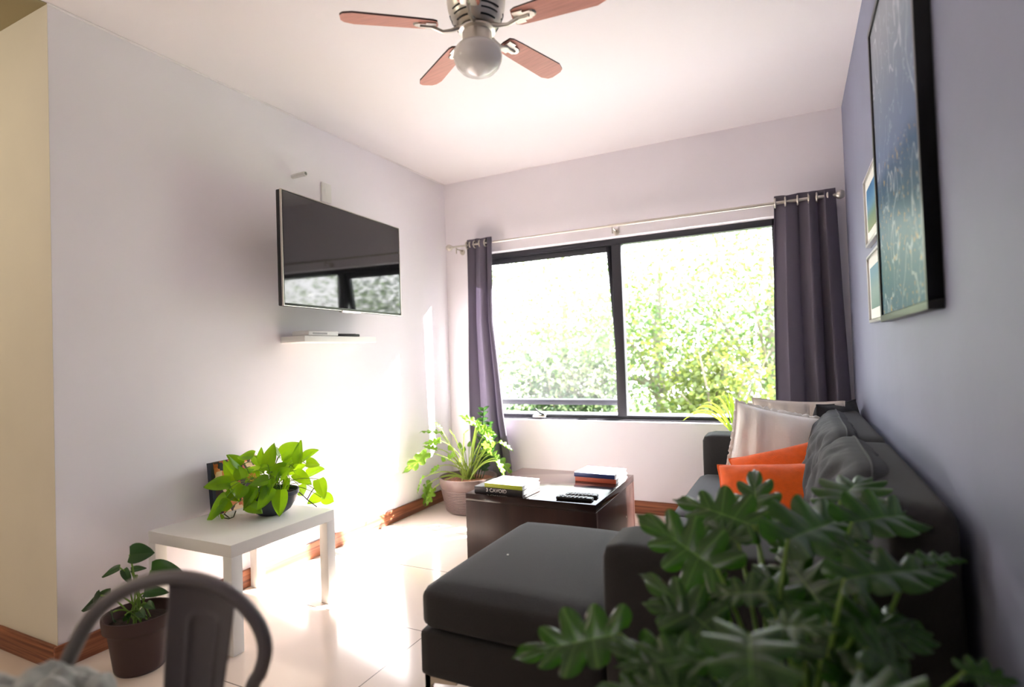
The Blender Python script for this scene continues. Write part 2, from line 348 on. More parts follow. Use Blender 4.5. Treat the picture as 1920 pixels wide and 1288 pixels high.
# ------------------------------------------------------------------ television
n0, n1 = V((-2.275, 2.015, 1.44)), V((-2.345, 3.05, 1.435)); TH = .59
def slab(a, b, z0, z1, x0, x1, u0=0, u1=1):   # box on the wall-parallel frame a->b, x = distance along the normal
    d = (b-a); nrm = V((d.y, -d.x, 0)).normalized()
    P = [a+d*u0+nrm*x0, a+d*u1+nrm*x0, a+d*u1+nrm*x1, a+d*u0+nrm*x1]
    vs = [(p.x, p.y, z0) for p in P]+[(p.x, p.y, z1) for p in P]
    return vs, [(0, 3, 2, 1), (4, 5, 6, 7), (0, 1, 5, 4), (1, 2, 6, 5), (2, 3, 7, 6), (3, 0, 4, 7)]
tv = tag(empty('television', (-2.36, 2.53, 1.44)), 'black flat screen television angled out from the white wall', 'television'); ot = (-2.36, 2.53, 1.44)
MB().add(*slab(n0, n1, 1.437, 1.437+TH, -.038, -.004)).build('casing', 'black', tv, bevel=.006, off=ot)
MB().add(*slab(n0, n1, 1.452, 1.437+TH-.009, -.0045, -.001, .009, .991)).build('screen', 'screen', tv, smooth=False, off=ot)
q = MB()
for a, b, c, d in ((0, 1, 1.437, 1.4395), (0, 1, 1.437+TH-.0025, 1.437+TH), ): q.add(*slab(n0, n1, c, d, -.012, .001, a, b))
for a, b in ((0, .0025), (.9975, 1)): q.add(*slab(n0, n1, 1.437, 1.437+TH, -.012, .001, a, b))
q.build('bezel', 'steel', tv, smooth=False, off=ot)
q = MB().add(*slab(n0, n1, 1.427, 1.441, -.02, .006, .42, .58)); q.build('sensor_bar', 'chrome', tv, bevel=.004, off=ot)
q = MB().add(*slab(n0, n1, 1.50, 1.86, -.075, -.037, .25, .75)); q.build('rear_housing', 'black', tv, bevel=.01, off=ot)
MB().tube([(-2.55, 2.6, 1.7), (-2.47, 2.45, 1.7), (-2.37, 2.53, 1.7)], .02, 8).box((-2.582, 2.5, 1.58), (-2.565, 2.7, 1.82)).build('wall_bracket', 'black', tv, off=ot)
# pipe stub and cover plate above it
pp = MB().lathe([(.0, .0), (.014, 0), (.014, .105), (.010, .105), (.010, .05), (0, .05)], 16, (XL, 2.375, 2.236), 'x'); tag(pp.build('pipe_stub', 'plas', off=None), 'short white pipe sticking out of the wall above the television', 'pipe')
cp = tag(empty('cover_plate', (XL, 2.632, 2.20)), 'white blank wall plate just above the television', 'wall plate'); oc = (XL, 2.632, 2.20)
MB().box((XL, 2.592, 2.14), (XL+.012, 2.672, 2.262)).build('plate', 'plas', cp, bevel=.003, off=oc)
MB().box((XL+.012, 2.617, 2.18), (XL+.014, 2.647, 2.225)).build('insert', 'plas', cp, bevel=.0008, off=oc)
# shelf with router and remote
sh_ = MB().box((XL, 2.26, 1.262), (XL+.185, 2.85, 1.296)); tag(sh_.build('wall_shelf', 'white', bevel=.0015), 'short white floating shelf on the wall below the television', 'shelf')
ro = tag(empty('media_box', (-2.47, 2.40, 1.296)), 'flat white media box on the floating shelf', 'media box'); orr = (-2.47, 2.40, 1.296)
MB().box((-2.54, 2.30, 1.298), (-2.41, 2.53, 1.326)).build('casing', 'plas', ro, bevel=.006, off=orr)
MB().box((-2.411, 2.33, 1.306), (-2.4095, 2.44, 1.316)).build('front_strip', 'gbtn', ro, off=orr)
for k in range(2): MB().lathe([(0, 0), (.008, 0), (.008, .002), (0, .002)], 12, (-2.52+.09*k, 2.32, 1.296)).build('foot', 'black', ro, off=orr)
def remote(loc, rz, label, group=None, L=.17, W=.045):
    r = tag(empty('remote_control', loc, rz), label, 'remote control', group)
    MB().box((-L/2, -W/2, .001), (L/2, W/2, .018)).build('casing', 'black', r, bevel=.006)
    k = MB()
    for i in range(7):
        for j in range(3):
            x = -L/2+.02+i*(L-.04)/7; y = -W/2+.007+j*(W-.014)/3
            k.box((x, y, .0175), (x+.011, y+.008, .0205))
    k.build('button_pad', 'gbtn', r)
    return r
remote((-2.46, 2.65, 1.296), math.radians(80), 'black remote control lying on the floating shelf')
# ------------------------------------------------------------------ ceiling fan
FC = V((-.917, 1.65, 2.25)); fan = tag(empty('ceiling_fan', (FC.x, FC.y, H)), 'ceiling fan with five reddish wood blades and a white globe', 'ceiling fan')
O = V((FC.x, FC.y, H))
MB().lathe([(0, 0), (.075, 0), (.078, -.03), (.086, -.07), (.094, -.14), (.098, -.2), (.099, -.26), (.095, -.285), (.09, -.295)], 40).build('motor_housing', 'steel', fan)
vent = MB().lathe([(.09, -.295), (.085, -.315), (.072, -.335), (.06, -.345), (.05, -.35), (.0, -.352)], 40).build('motor_base', 'steel', fan)
for rr, zz in ((.0875, -.3), (.082, -.315), (.072, -.332)):
    for k in range(5):
        q = MB()
        a0 = math.radians(72*k+22); a1 = math.radians(72*k+66)
        q.tube([(rr*math.cos(a0+(a1-a0)*i/8)*1.008, rr*math.sin(a0+(a1-a0)*i/8)*1.008, zz-.002) for i in range(9)], .0032, 6)
        q.build('vent_slot', 'black', vent)
MB().lathe([(.062, -.352), (.062, -.358), (.05, -.362), (.05, -.40), (.055, -.405), (0, -.407)], 32).build('light_fitter', 'steel', fan)
MB().lathe([(.048, -.398), (.052, -.404), (.070, -.410), (.079, -.422), (.082, -.438), (.080, -.454), (.073, -.472), (.059, -.488), (.040, -.498), (.022, -.502), (.012, -.506), (.0, -.509)], 48).build('globe_shade', 'opal', fan)
ang0 = [3, 75, 147, 218, 290]
for a in ang0:
    A = math.radians(a); R = Matrix.Rotation(A, 3, 'Z')@Matrix.Rotation(math.radians(-11), 3, 'X')
    out = [(.135, -.030), (.15, -.037), (.2, -.04), (.405, -.047), (.435, -.036), (.445, -.02), (.445, .02), (.435, .036), (.405, .047), (.2, .04), (.15, .037), (.135, .030), (.13, 0)]
    vs = [(x, y, 0) for x, y in out]+[(x, y, .006) for x, y in out]; n = len(out)
    fs = [tuple(range(n))[::-1], tuple(range(n, 2*n))]+[(i, (i+1) % n, (i+1) % n+n, i+n) for i in range(n)]
    q = MB().add(vs, fs); q.v = [R@p+V((0, 0, -.345)) for p in q.v]
    b = q.build('blade', 'blade', fan, smooth=False); b.data.materials.append(M['bladeedge'])
    for i, p in enumerate(b.data.polygons): p.material_index = 0 if i < 1 else 1
    q = MB().tube([(.055, 0, 0), (.085, 0, -.012), (.115, 0, -.018), (.15, 0, -.006)], [.009, .007, .006, .007], 8)
    q.box((.138, -.026, -.005), (.172, .026, -.0005)); q.box((.1725, -.017, -.005), (.196, .017, -.0005)); q.tube([(.15, 0, -.006), (.19, 0, -.007)], .005, 8); q.lathe([(0, -.0055), (.012, -.005), (.0165, -.0005)], 18, (.197, 0, 0))
    q.v = [R@p+V((0, 0, -.345)) for p in q.v]; q.build('blade_bracket', 'steel', b, bevel=0)
# ------------------------------------------------------------------ pictures on the right wall
def art_mat(name, kind):
    m = bpy.data.materials.new(name); m.use_nodes = True; n = m.node_tree.nodes; l = m.node_tree.links; b = n['Principled BSDF']
    b.inputs['Roughness'].default_value = .35; b.inputs['Specular IOR Level'].default_value = .06
    t = n.new('ShaderNodeTexCoord'); s = n.new('ShaderNodeSeparateXYZ'); l.new(t.outputs['Generated'], s.inputs[0])
    ns = n.new('ShaderNodeTexNoise'); ns.inputs['Scale'].default_value = 4; ns.inputs['Detail'].default_value = 6; l.new(t.outputs['Object'], ns.inputs[0])
    ad = n.new('ShaderNodeMath'); ad.operation = 'MULTIPLY_ADD'; ad.inputs[1].default_value = .14; l.new(ns.outputs[0], ad.inputs[0]); l.new(s.outputs['Z'], ad.inputs[2])
    r = n.new('ShaderNodeValToRGB'); l.new(ad.outputs[0], r.inputs[0]); e = r.color_ramp.elements
    cols = {'big': [(0, (52, 96, 124)), (.25, (36, 88, 100)), (.5, (40, 84, 118)), (.56, (96, 118, 152)), (.8, (122, 136, 156)), (1.1, (146, 152, 164))],
            'a': [(0, (150, 160, 110)), (.35, (120, 150, 120)), (.6, (110, 160, 190)), (.9, (70, 130, 180))],
            'b': [(0, (130, 160, 150)), (.5, (150, 176, 170)), (.9, (120, 160, 176))]}[kind]
    e[0].position = cols[0][0]; e[0].color = lin(cols[0][1]); e[1].position = min(1, cols[-1][0]); e[1].color = lin(cols[-1][1])
    for p, c in cols[1:-1]: x = e.new(p); x.color = lin(c)
    last = r.outputs[0]
    if kind == 'big':
        for sc, col, th, zmax in ((2.4, (220, 226, 230), .006, 2), (5, (180, 194, 204), .006, 2)):
            mp = n.new('ShaderNodeMapping'); mp.inputs['Scale'].default_value = (1, 1.5, 1); l.new(t.outputs['Object'], mp.inputs[0])
            n2 = n.new('ShaderNodeTexNoise'); n2.inputs['Scale'].default_value = sc; n2.inputs['Detail'].default_value = 3; l.new(mp.outputs[0], n2.inputs[0])
            a = n.new('ShaderNodeMath'); a.operation = 'SUBTRACT'; a.inputs[1].default_value = .5; l.new(n2.outputs[0], a.inputs[0])
            c = n.new('ShaderNodeMath'); c.operation = 'ABSOLUTE'; l.new(a.outputs[0], c.inputs[0]); d = n.new('ShaderNodeMath'); d.operation = 'LESS_THAN'; d.inputs[1].default_value = th; l.new(c.outputs[0], d.inputs[0])
            f = n.new('ShaderNodeMath'); f.operation = 'MULTIPLY'; f.inputs[1].default_value = .42; l.new(d.outputs[0], f.inputs[0])
            mx = n.new('ShaderNodeMixRGB'); mx.inputs[2].default_value = lin(col); l.new(f.outputs[0], mx.inputs[0]); l.new(last, mx.inputs[1]); last = mx.outputs[0]
        vo = n.new('ShaderNodeTexNoise'); vo.inputs['Scale'].default_value = 45; vo.inputs['Detail'].default_value = 2; l.new(t.outputs['Object'], vo.inputs[0])
        g_ = n.new('ShaderNodeMath'); g_.operation = 'GREATER_THAN'; g_.inputs[1].default_value = .66; l.new(vo.outputs[0], g_.inputs[0])
        lo = n.new('ShaderNodeMath'); lo.operation = 'LESS_THAN'; lo.inputs[1].default_value = .5; l.new(s.outputs['Z'], lo.inputs[0])
        f = n.new('ShaderNodeMath'); f.operation = 'MULTIPLY'; l.new(g_.outputs[0], f.inputs[0]); l.new(lo.outputs[0], f.inputs[1])
        mx = n.new('ShaderNodeMixRGB'); mx.inputs[2].default_value = lin((178, 150, 96)); l.new(f.outputs[0], mx.inputs[0]); l.new(last, mx.inputs[1]); last = mx.outputs[0]
    l.new(last, b.inputs['Base Color']); return m
def picture(name, y0, y1, z0, z1, dpt, fw, fm, art, matw, label, cat='picture', group=None):
    loc = (XR, (y0+y1)/2, z0); r = tag(empty(name, loc), label, cat, group)
    q = MB().box((XR-dpt, y0, z0), (XR-.001, y1, z0+fw)).box((XR-dpt, y0, z1-fw), (XR-.001, y1, z1)).box((XR-dpt, y0, z0+fw), (XR-.001, y0+fw, z1-fw)).box((XR-dpt, y1-fw, z0+fw), (XR-.001, y1, z1-fw))
    q.build('picture_frame', fm, r, bevel=.002, off=loc)
    if matw: MB().box((XR-dpt+.008, y0+fw, z0+fw), (XR-.003, y1-fw, z1-fw)).build('mount', 'mount', r, smooth=False, off=loc)
    w_ = fw+matw
    MB().box((XR-dpt+.006, y0+w_, z0+w_), (XR-dpt+.0079 if matw else XR-.003, y1-w_, z1-w_)).build('print', art, r, smooth=False, off=loc)
picture('framed_painting', 1.60, 2.395, 1.222, 2.262, .034, .022, M['black'], art_mat('abstract_landscape', 'big'), 0, 'large black framed abstract blue green picture on the grey wall')
silver = mat('silver_frame', (206, 204, 202), .3, .4)
picture('framed_print', 2.45, 2.885, 1.56, 1.85, .02, .012, silver, art_mat('blue_sky_print', 'a'), .045, 'small white framed print beside the large picture, upper of two', group='small framed prints')
picture('framed_print', 2.45, 2.885, 1.235, 1.52, .02, .012, silver, art_mat('green_pale_print', 'b'), .045, 'small white framed print beside the large picture, lower of two', group='small framed prints')
# ------------------------------------------------------------------ white side table
st_ = tag(empty('side_table', (-2.29, 1.78, 0)), 'small white square side table against the white wall', 'table'); os_ = (-2.29, 1.78, 0)
MB().box((-2.56, 1.50, .386), (-2.02, 2.06, .436)).build('tabletop', 'white', st_, bevel=.0015, off=os_)
for x in (-2.56, -2.07):
    for y in (1.50, 2.01): MB().box((x, y, 0), (x+.05, y+.05, .386)).build('leg', 'white', st_, bevel=.0012, off=os_)
# ------------------------------------------------------------------ coffee table
ct = tag(empty('coffee_table', (-1.28, 3.02, 0)), 'low dark espresso cube coffee table with a glossy top', 'coffee table'); oc = (-1.28, 3.02, 0)
x0, x1, y0, y1 = -1.65, -.905, 2.665, 3.395
MB().box((x0, y0, .362), (x1, y1, .40)).build('tabletop', 'tabl', ct, bevel=.002, off=oc)
for a, b in (((x0, y0, .0), (x1, y0+.03, .3615)), ((x0, y1-.03, .0), (x1, y1, .3615)), ((x0, y0+.0305, .0), (x0+.03, y1-.0305, .3615)), ((x1-.03, y0+.0305, .0), (x1, y1-.0305, .3615))):
    MB().box(a, b).build('side_panel', 'tabside', ct, bevel=.0015, off=oc)
for y in (2.85, 3.2): MB().lathe([(0, 0), (.006, 0), (.006, .003), (0, .004)], 12, (x1, y, .2), 'x').build('screw_cap', 'steel', ct, off=oc)
def book(c, sx, sy, h, rz, cover, spine, label, group, text=None, side='y'):
    r = tag(empty('book', c, rz), label, 'book', group)
    t = .003
    MB().box((-sx/2+.004, -sy/2+.003, t), (sx/2-.004, sy/2-.004, h-t)).build('pages', 'paper', r, smooth=False)
    MB().box((-sx/2, -sy/2, 0), (sx/2, sy/2, t)).box((-sx/2, -sy/2, h-t), (sx/2, sy/2, h)).build('cover', cover, r, smooth=False)
    sp_ = MB().box((-sx/2, -sy/2-.003, 0), (sx/2, -sy/2+.002, h)).build('spine', spine, r, bevel=.001)
    if text:
        cu = bpy.data.curves.new('spine_title', 'FONT'); cu.body = text; cu.size = h*.85; cu.extrude = .0003; cu.align_x = 'CENTER'; cu.align_y = 'CENTER'; cu.space_character = 1.05; cu.offset = .0008
        to = bpy.data.objects.new('spine_title', cu); C.objects.link(to)
        bpy.context.view_layer.update(); dg = bpy.context.evaluated_depsgraph_get()
        me = bpy.data.meshes.new_from_object(to.evaluated_get(dg)); bpy.data.objects.remove(to)
        o = bpy.data.objects.new('spine_title', me); C.objects.link(o); me.materials.clear(); me.materials.append(M['paper']); o.parent = sp_
        o.rotation_euler = (PI/2, 0, 0); o.location = (-.01, -sy/2-.0034, h/2+.001)
    return r
book((-1.465, 2.815, .4), .30, .215, .032, math.radians(-2), 'dkbook', 'dkbook', 'thick dark book with white spine title, bottom of the coffee table pile', 'books on the coffee table', '3 CAVOID')
book((-1.43, 2.805, .4325), .235, .20, .022, math.radians(-3), 'wcover', 'limeb', 'white book with lime spine on top of the dark book', 'books on the coffee table')
book((-1.055, 3.235, .4), .25, .20, .025, math.radians(-3), 'wcover', 'orbook', 'book with orange spine under the blue spined book', 'books on the coffee table')
book((-1.06, 3.235, .4255), .25, .20, .024, math.radians(-4), 'wcover', 'bluebook', 'white covered book with dark blue spine, topmost at the far corner', 'books on the coffee table')
remote((-1.035, 2.725, .4), math.radians(3), 'black remote control lying on the near edge of the coffee table', 'remotes on the coffee table', L=.19)
remote((-1.02, 2.79, .4), math.radians(5), 'second remote control lying just behind the nearest one', 'remotes on the coffee table', L=.17)
# ------------------------------------------------------------------ ottoman and sofa
def soft(a, b, r, bulge=0, name='x', m='sofa', parent=None, off=None, n=14, wr=0, seed=0):
    # soft upholstered block: rounded box with slightly crowned faces
    cx = [(a[i]+b[i])/2 for i in range(3)]; hx = [(b[i]-a[i])/2 for i in range(3)]
    q = MB(); bm = bmesh.new(); bmesh.ops.create_cube(bm, size=2); bmesh.ops.subdivide_edges(bm, edges=bm.edges[:], cuts=n, use_grid_fill=True)
    for v in bm.verts:
        p = [v.co[i]*hx[i] for i in range(3)]; inn = [max(-(hx[i]-r), min(hx[i]-r, p[i])) for i in range(3)]
        d = V(p)-V(inn)
        if d.length > 1e-9: d = d.normalized()*r
        res = V(inn)+d
        k = [1-(v.co[i])**2 for i in range(3)]
        if bulge:
            for i in range(3):
                if abs(v.co[i]) > .999:
                    res[i] += math.copysign(bulge*max(0, k[(i+1) % 3])**.5*max(0, k[(i+2) % 3])**.5, v.co[i])
        if wr:
            res += V((1, .3, .6))*wr*(noise.noise(V((res.x*3+seed, res.y*9, res.z*14)))+.5*noise.noise(V((res.x*10, res.y*22+seed, res.z*20))))
        v.co = res+V(cx)
    for f in bm.faces: q.f.append(tuple(v.index for v in f.verts))
    bm.verts.ensure_lookup_table(); q.v = [v.co.copy() for v in bm.verts]; q.uv = [(0, 0)]*len(q.v)
    bm.free(); return q.build(name, m, parent, off=off, angle=80)
ot_ = (-.79, 1.85, 0); ott = tag(empty('ottoman', ot_), 'charcoal fabric ottoman on metal legs before the near sofa arm', 'ottoman')
soft((-1.09, 1.455, .155), (-.492, 2.24, .305), .02, .002, 'base', 'sofa', ott, ot_)
soft((-1.088, 1.458, .30), (-.492, 2.24, .432), .035, .018, 'seat_cushion', 'sofa', ott, ot_)
def metal_leg(x, y, sx, sy, parent, off, top):
    out = [(0, top), (.115, top), (.115, top-.012), (.03, top-.022), (.016, top-.04), (.012, 0), (0, 0)]
    vs = [(x+sx*u, y, z) for u, z in out]+[(x+sx*u, y+sy*.02, z) for u, z in out]; n = len(out)
    fs = [tuple(range(n)), tuple(range(n, 2*n))[::-1]]+[(i, i+n, (i+1) % n+n, (i+1) % n) for i in range(n)]
    vs2 = [(x, y+sy*u, z) for u, z in out]+[(x+sx*.02, y+sy*u, z) for u, z in out]
    q = MB().add(vs, fs).add(vs2, fs); q.build('leg', 'legm', parent, smooth=False, off=off)
for x, sx in ((-1.08, 1), (-.51, -1)):
    for y, sy in ((1.47, 1), (2.22, -1)): metal_leg(x, y, sx, sy, ott, ot_, .158)
fl = MB().lathe([(0, .003), (.003, .002), (.004, 0), (0, 0)], 8, (-.93, 1.77, .4495)); tag(fl.build('lint_speck', 'paper'), 'tiny white speck of lint on the ottoman seat', 'lint')
sf = (-.1, 2.54, 0); sofa = tag(empty('sofa', sf), 'long charcoal fabric sofa along the blue grey wall', 'sofa')
soft((-.50, 1.60, .12), (.285, 3.50, .30), .02, 0, 'base', 'sofa', sofa, sf)
soft((-.478, 1.43, .12), (.29, 1.645, .645), .032, .005, 'armrest', 'sofa', sofa, sf)
soft((-.505, 3.45, .12), (.29, 3.665, .645), .032, .005, 'armrest', 'sofa', sofa, sf)
for y0, y1 in ((1.42, 2.40), (2.402, 3.66)): soft((.15, y0, .30), (.292, y1, .80), .035, .004, 'backrest', 'sofa', sofa, sf)
for y0, y1 in ((1.648, 2.545), (2.55, 3.447)): soft((-.52, y0, .295), (.15, y1, .43), .035, .01, 'seat_cushion', 'sofa', sofa, sf)
for x, sx in ((-.47, 1), (.27, -1)):
    for y, sy in ((1.45, 1), (3.64, -1)): metal_leg(x, y, sx, sy, sofa, sf, .122)
# pillows
def pillow(name, loc, xa, ya, w, h, th, m, label, cat='cushion', seed=0, wr=.008, group=None, tuft=0, ruffle=0, piping=None):
    X = V(xa).normalized(); Y = V(ya); Y = (Y-X*Y.dot(X)).normalized(); Z = X.cross(Y)
    r = tag(empty(name, loc), label, cat, group); N = 44
    def side(sg):
        def fn(u, v):
            a, b = 2*u-1, 2*v-1
            pin = 1-.07*(1-abs(b)**2)*abs(a)**3; pin2 = 1-.07*(1-abs(a)**2)*abs(b)**3
            e = max(0, (1-abs(a)**2.6))*max(0, (1-abs(b)**2.6))
            z = th/2*e**.48
            x = a*w/2*pin; y = b*h/2*pin2
            if th > .18: x *= 1-.13*(a*b)**4; y *= 1-.2*(a*b)**4
            wv = noise.noise(V((x*9+seed, y*9, sg*2)))*1.2+noise.noise(V((x*24+y*14+seed, (y-x)*9, 3+sg)))*.7
            z += wr*wv*min(1, e*3)
            if tuft: z -= tuft*math.exp(-((a*2.2) % 1-.5)**2*60)*min(1, e*2)
            if wr > .018: z += (.0075*math.sin(x*62+y*16+5*noise.noise(V((x*5, y*4, seed))))*max(0, .35+noise.noise(V((x*5+9, y*3, 2)))*1.6)-wr*wv*.55)*min(1, e*3)
            elif wr > .009: z += wr*1.1*abs(noise.noise(V((x*11-y*5, y*5+seed, 7))))*min(1, e*2)+wr*.35*math.sin(24*(a*.7-b*.3)+9*noise.noise(V((x*6, y*6, seed))))*min(1, e*2)*.5
            return X*x+Y*y+Z*(sg*z)
        return fn
    q = MB().grid(side(1), N, N); f0 = len(q.f); q.grid(side(-1), N, N)
    for i in range(f0, len(q.f)): q.f[i] = q.f[i][::-1]
    q.build('cushion_cover', m, r, angle=180)
    loop = []
    fn = side(0)
    for i in range(40): loop.append(fn(i/40, 0))
    for i in range(40): loop.append(fn(1, i/40))
    for i in range(40): loop.append(fn(1-i/40, 1))
    for i in range(41): loop.append(fn(0, 1-i/40))
    if ruffle:
        q = MB(); vs = []; fs = []
        for i, p in enumerate(loop):
            d = (X*X.dot(p)/(w/2)+Y*Y.dot(p)/(h/2)).normalized(); a = noise.noise(V((i*.7, seed, 0)))
            vs += [p, p+d*ruffle*(.75+.5*a)+Z*ruffle*.5*math.sin(i*1.9)]
        for i in range(len(loop)-1): fs.append((2*i, 2*i+1, 2*i+3, 2*i+2))
        q.add(vs, fs); q.build('ruffle', m, r, solid=.002)
    else: MB().tube(loop, .0042, 6, cap=False).build('piping', piping or m, r)
    return r
def wall_cush(name, y, zc, w, h, seed, label, x=.125, lean=.24, m='sofa2', th=.19, rz=0):
    X = V((-math.sin(rz), math.cos(rz), 0)); Y = V((lean, 0, 1))
    return pillow(name, (x, y, zc), X, Y, w, h, th, m, label, 'cushion', seed, .017, 'charcoal back cushions along the sofa')
wall_cush('back_cushion', 2.03, .635, .74, .43, 1, 'puffy charcoal back cushion nearest the big leafy plant')
wall_cush('back_cushion', 2.66, .635, .66, .43, 5, 'puffy charcoal back cushion in the middle beside the orange cushions', x=.115)
wall_cush('back_cushion', 3.14, .63, .52, .42, 9, 'puffy charcoal back cushion behind the cream cushions', x=.125)
pillow('back_cushion', (.17, 3.37, .70), (.5, .8, 0), (.1, 0, 1), .36, .30, .14, 'sofa2', 'folded charcoal cushion standing in the far sofa corner by the curtain', seed=14)
pillow('cushion', (0, 3.27, .66), (1, .12, -.05), (.05, .42, 1), .44, .44, .13, 'beige', 'beige cushion leaning behind the cream ruffled one', seed=3, wr=.006, tuft=.012)
pillow('cushion', (-.10, 3.10, .625), (1, .15, -.22), (.10, .40, 1), .44, .43, .15, 'cream', 'cream crumpled cushion with ruffled edge on the sofa', seed=8, wr=.02, ruffle=.022)
pillow('cushion', (-.075, 2.86, .535), (1, .1, .26), (-.2, .75, 1), .40, .32, .14, 'orange', 'orange cushion leaning on the cream cushion', seed=21, wr=.006, group='orange cushions')
pillow('cushion', (-.10, 2.60, .515), (1, .0, .08), (-.02, .8, 1), .45, .32, .15, 'orange', 'orange cushion nearest the big leafy plant', seed=33, wr=.007, group='orange cushions')
# ------------------------------------------------------------------ leaves
def frame(base, tip, nrm):
    X = (V(tip)-V(base)); L = X.length; X.normalize(); nrm = V(nrm); Y = nrm.cross(X)
    if Y.length < 1e-3: Y = V((0, 1, 0)).cross(X)
    Y.normalize(); Z = X.cross(Y); return L, X, Y, Z
def lobed(mb, base, tip, nrm, wr=.42, droop=.18, fold=.25, curl=.10, nl=NL, N=66, seed=0):
    L, X, Y, Z = frame(base, tip, nrm); B = V(base); rnd = random.Random(seed)
    amp = [rnd.uniform(.86, 1.1) for _ in range(nl*2+2)]
    for sg in (1, -1):
        def fn(u, s):
            a = math.radians(-52+u*142*(.75+.25*u)) if u < 1 else PI/2
            a = math.radians(-52+142*u**1.05)
            env = wr*L*(.62+.55*math.sin(PI*min(1, .12+.62*u)))*(1-.32*u)
            k = int(u*nl*.999); fin = abs(math.sin(PI*nl*u))**.5
            if u > .985: fin = 1
            if u > 1-.5/nl: fin = max(fin, .72+.28*(u-(1-.5/nl))*2*nl); env *= 1+.35*(u-(1-.5/nl))*2*nl
            rad = env*(.37+.63*fin)*amp[min(k, nl-1)+(nl if sg < 0 else 0)]
            x0 = L*.80*u
            x = x0+s*rad*math.sin(a); y = s*rad*math.cos(a)
            yy = abs(y)/L
            z = fold*abs(y)*(1-.9*yy)-droop*L*(max(0, x)/L)**2-curl*L*s**3*(.5+.5*math.sin(u*nl*2*PI+1))+.01*L*math.sin(u*nl*2*PI)*s
            return B+X*x+Y*(sg*y)+Z*z
        o = len(mb.f); mb.grid(fn, N, 6, lambda u, v: (u, v))
        if sg < 0:
            for i in range(o, len(mb.f)): mb.f[i] = mb.f[i][::-1]
def heart(mb, base, tip, nrm, wr=.75, droop=.15, fold=.3, N=10, curl=.1):
    L, X, Y, Z = frame(base, tip, nrm); B = V(base)
    for sg in (1, -1):
        def fn(u, s):
            w = wr*L*.5*(math.sin(PI*u**.62)**.75 if 0 < u < 1 else 0)
            x = L*u-.16*L*s*(1-u)**3*(1 if u > 0 else 0); y = s*w
            return B+X*x+Y*(sg*y)+Z*(fold*y-droop*L*u*u-curl*L*s*s*s*u)
        o = len(mb.f); mb.grid(fn, N, 4, lambda u, v: (u, v))
        if sg < 0:
            for i in range(o, len(mb.f)): mb.f[i] = mb.f[i][::-1]
def pot(name, loc, prof, m, parent, ribs=None, sx=1):
    o = MB().lathe(prof, 48, (0, 0, 0)).build(name, m, parent); return o
rnd = random.Random(4)
# ------------------------------------------------------------------ pothos bowl on the side table
bc = V((-2.26, 1.90, .436)); pb = tag(empty('potted_pothos', bc), 'bright green trailing pothos in a dark round bowl on the side table', 'potted plant')
MB().lathe([(0, 0), (.055, 0), (.085, .02), (.108, .055), (.118, .085), (.119, .088), (.124, .09), (.124, .108), (.118, .108), (.112, .09), (.0, .088)], 48).build('bowl', 'navy', pb)
MB().lathe([(0, .094), (.08, .094), (.113, .088)], 24).build('soil', 'soil', pb)
lf = MB(); sm = MB()
PL = [(420, 640, 130, 680), (500, 600, 330, 430), (560, 600, 520, 450), (550, 430, 420, 310), (560, 430, 410, 380), (720, 300, 540, 310), (860, 400, 700, 310), (860, 400, 790, 250), (890, 410, 950, 220), (1050, 300, 980, 210), (1060, 290, 1250, 170), (1290, 400, 1280, 160), (1100, 440, 1250, 280), (1330, 360, 1490, 240), (1150, 500, 1340, 420), (1380, 400, 1530, 400), (1380, 560, 1560, 470), (1540, 600, 1600, 790), (1570, 830, 1430, 880), (1590, 820, 1720, 940), (1140, 460, 900, 500), (860, 490, 610, 470), (1050, 470, 900, 690), (1160, 600, 1060, 800), (1060, 730, 1040, 1020), (1180, 600, 1120, 740), (950, 700, 780, 940), (760, 690, 590, 940), (600, 680, 520, 820), (720, 720, 640, 930), (420, 730, 560, 850), (370, 830, 130, 1130), (420, 870, 300, 980), (330, 970, 250, 1050), (330, 1090, 300, 1160), (650, 940, 780, 990), (1290, 680, 1350, 800), (1060, 560, 1140, 480), (400, 720, 500, 860), (900, 620, 700, 640), (800, 560, 640, 600), (1000, 620, 860, 760), (700, 520, 560, 560), (1240, 520, 1400, 620), (1000, 420, 820, 460), (1240, 460, 1090, 380), (840, 800, 900, 640), (520, 740, 360, 640)]
for i, (ax, ay, bx, by) in enumerate(PL):
    d0 = 2.72+rnd.uniform(-.10, .12); d1 = d0+rnd.uniform(-.05, .05)
    if i in (32, 33, 34, 31): d0 = d1 = 2.60
    if ay > 600 and 560 < ax < 1100: d0 = 2.56+rnd.uniform(-.03, .03); d1 = d0-.02
    a = at(370+ax*.1475, 810+ay*.1475, d0); b = at(370+bx*.1475, 810+by*.1475, d1)
    if a.z < .46: a.z = .46
    if b.z < .442: b.z = .442
    b = a+(b-a)*1.2; b.z = max(b.z, .441)
    nr = (V((.35, -.75, .75))+V((rnd.uniform(-.6, .6), rnd.uniform(-.3, .3), rnd.uniform(-.4, .4))))
    L_ = (b-a).length; heart(lf, a, b, nr, wr=min(1.1, max(.6, .062/L_)), droop=rnd.uniform(.0, .25), fold=rnd.uniform(.15, .5))
    root = bc+V((rnd.uniform(-.06, .06), rnd.uniform(-.06, .06), .09)); mid = (root+a)/2+V((0, 0, .05+.1*rnd.random()))
    sm.tube([p-bc for p in bez(root, mid, a)], .0018, 5)
lf.build('foliage', 'pot', pb, off=bc); sm.build('stems', 'stem', pb)
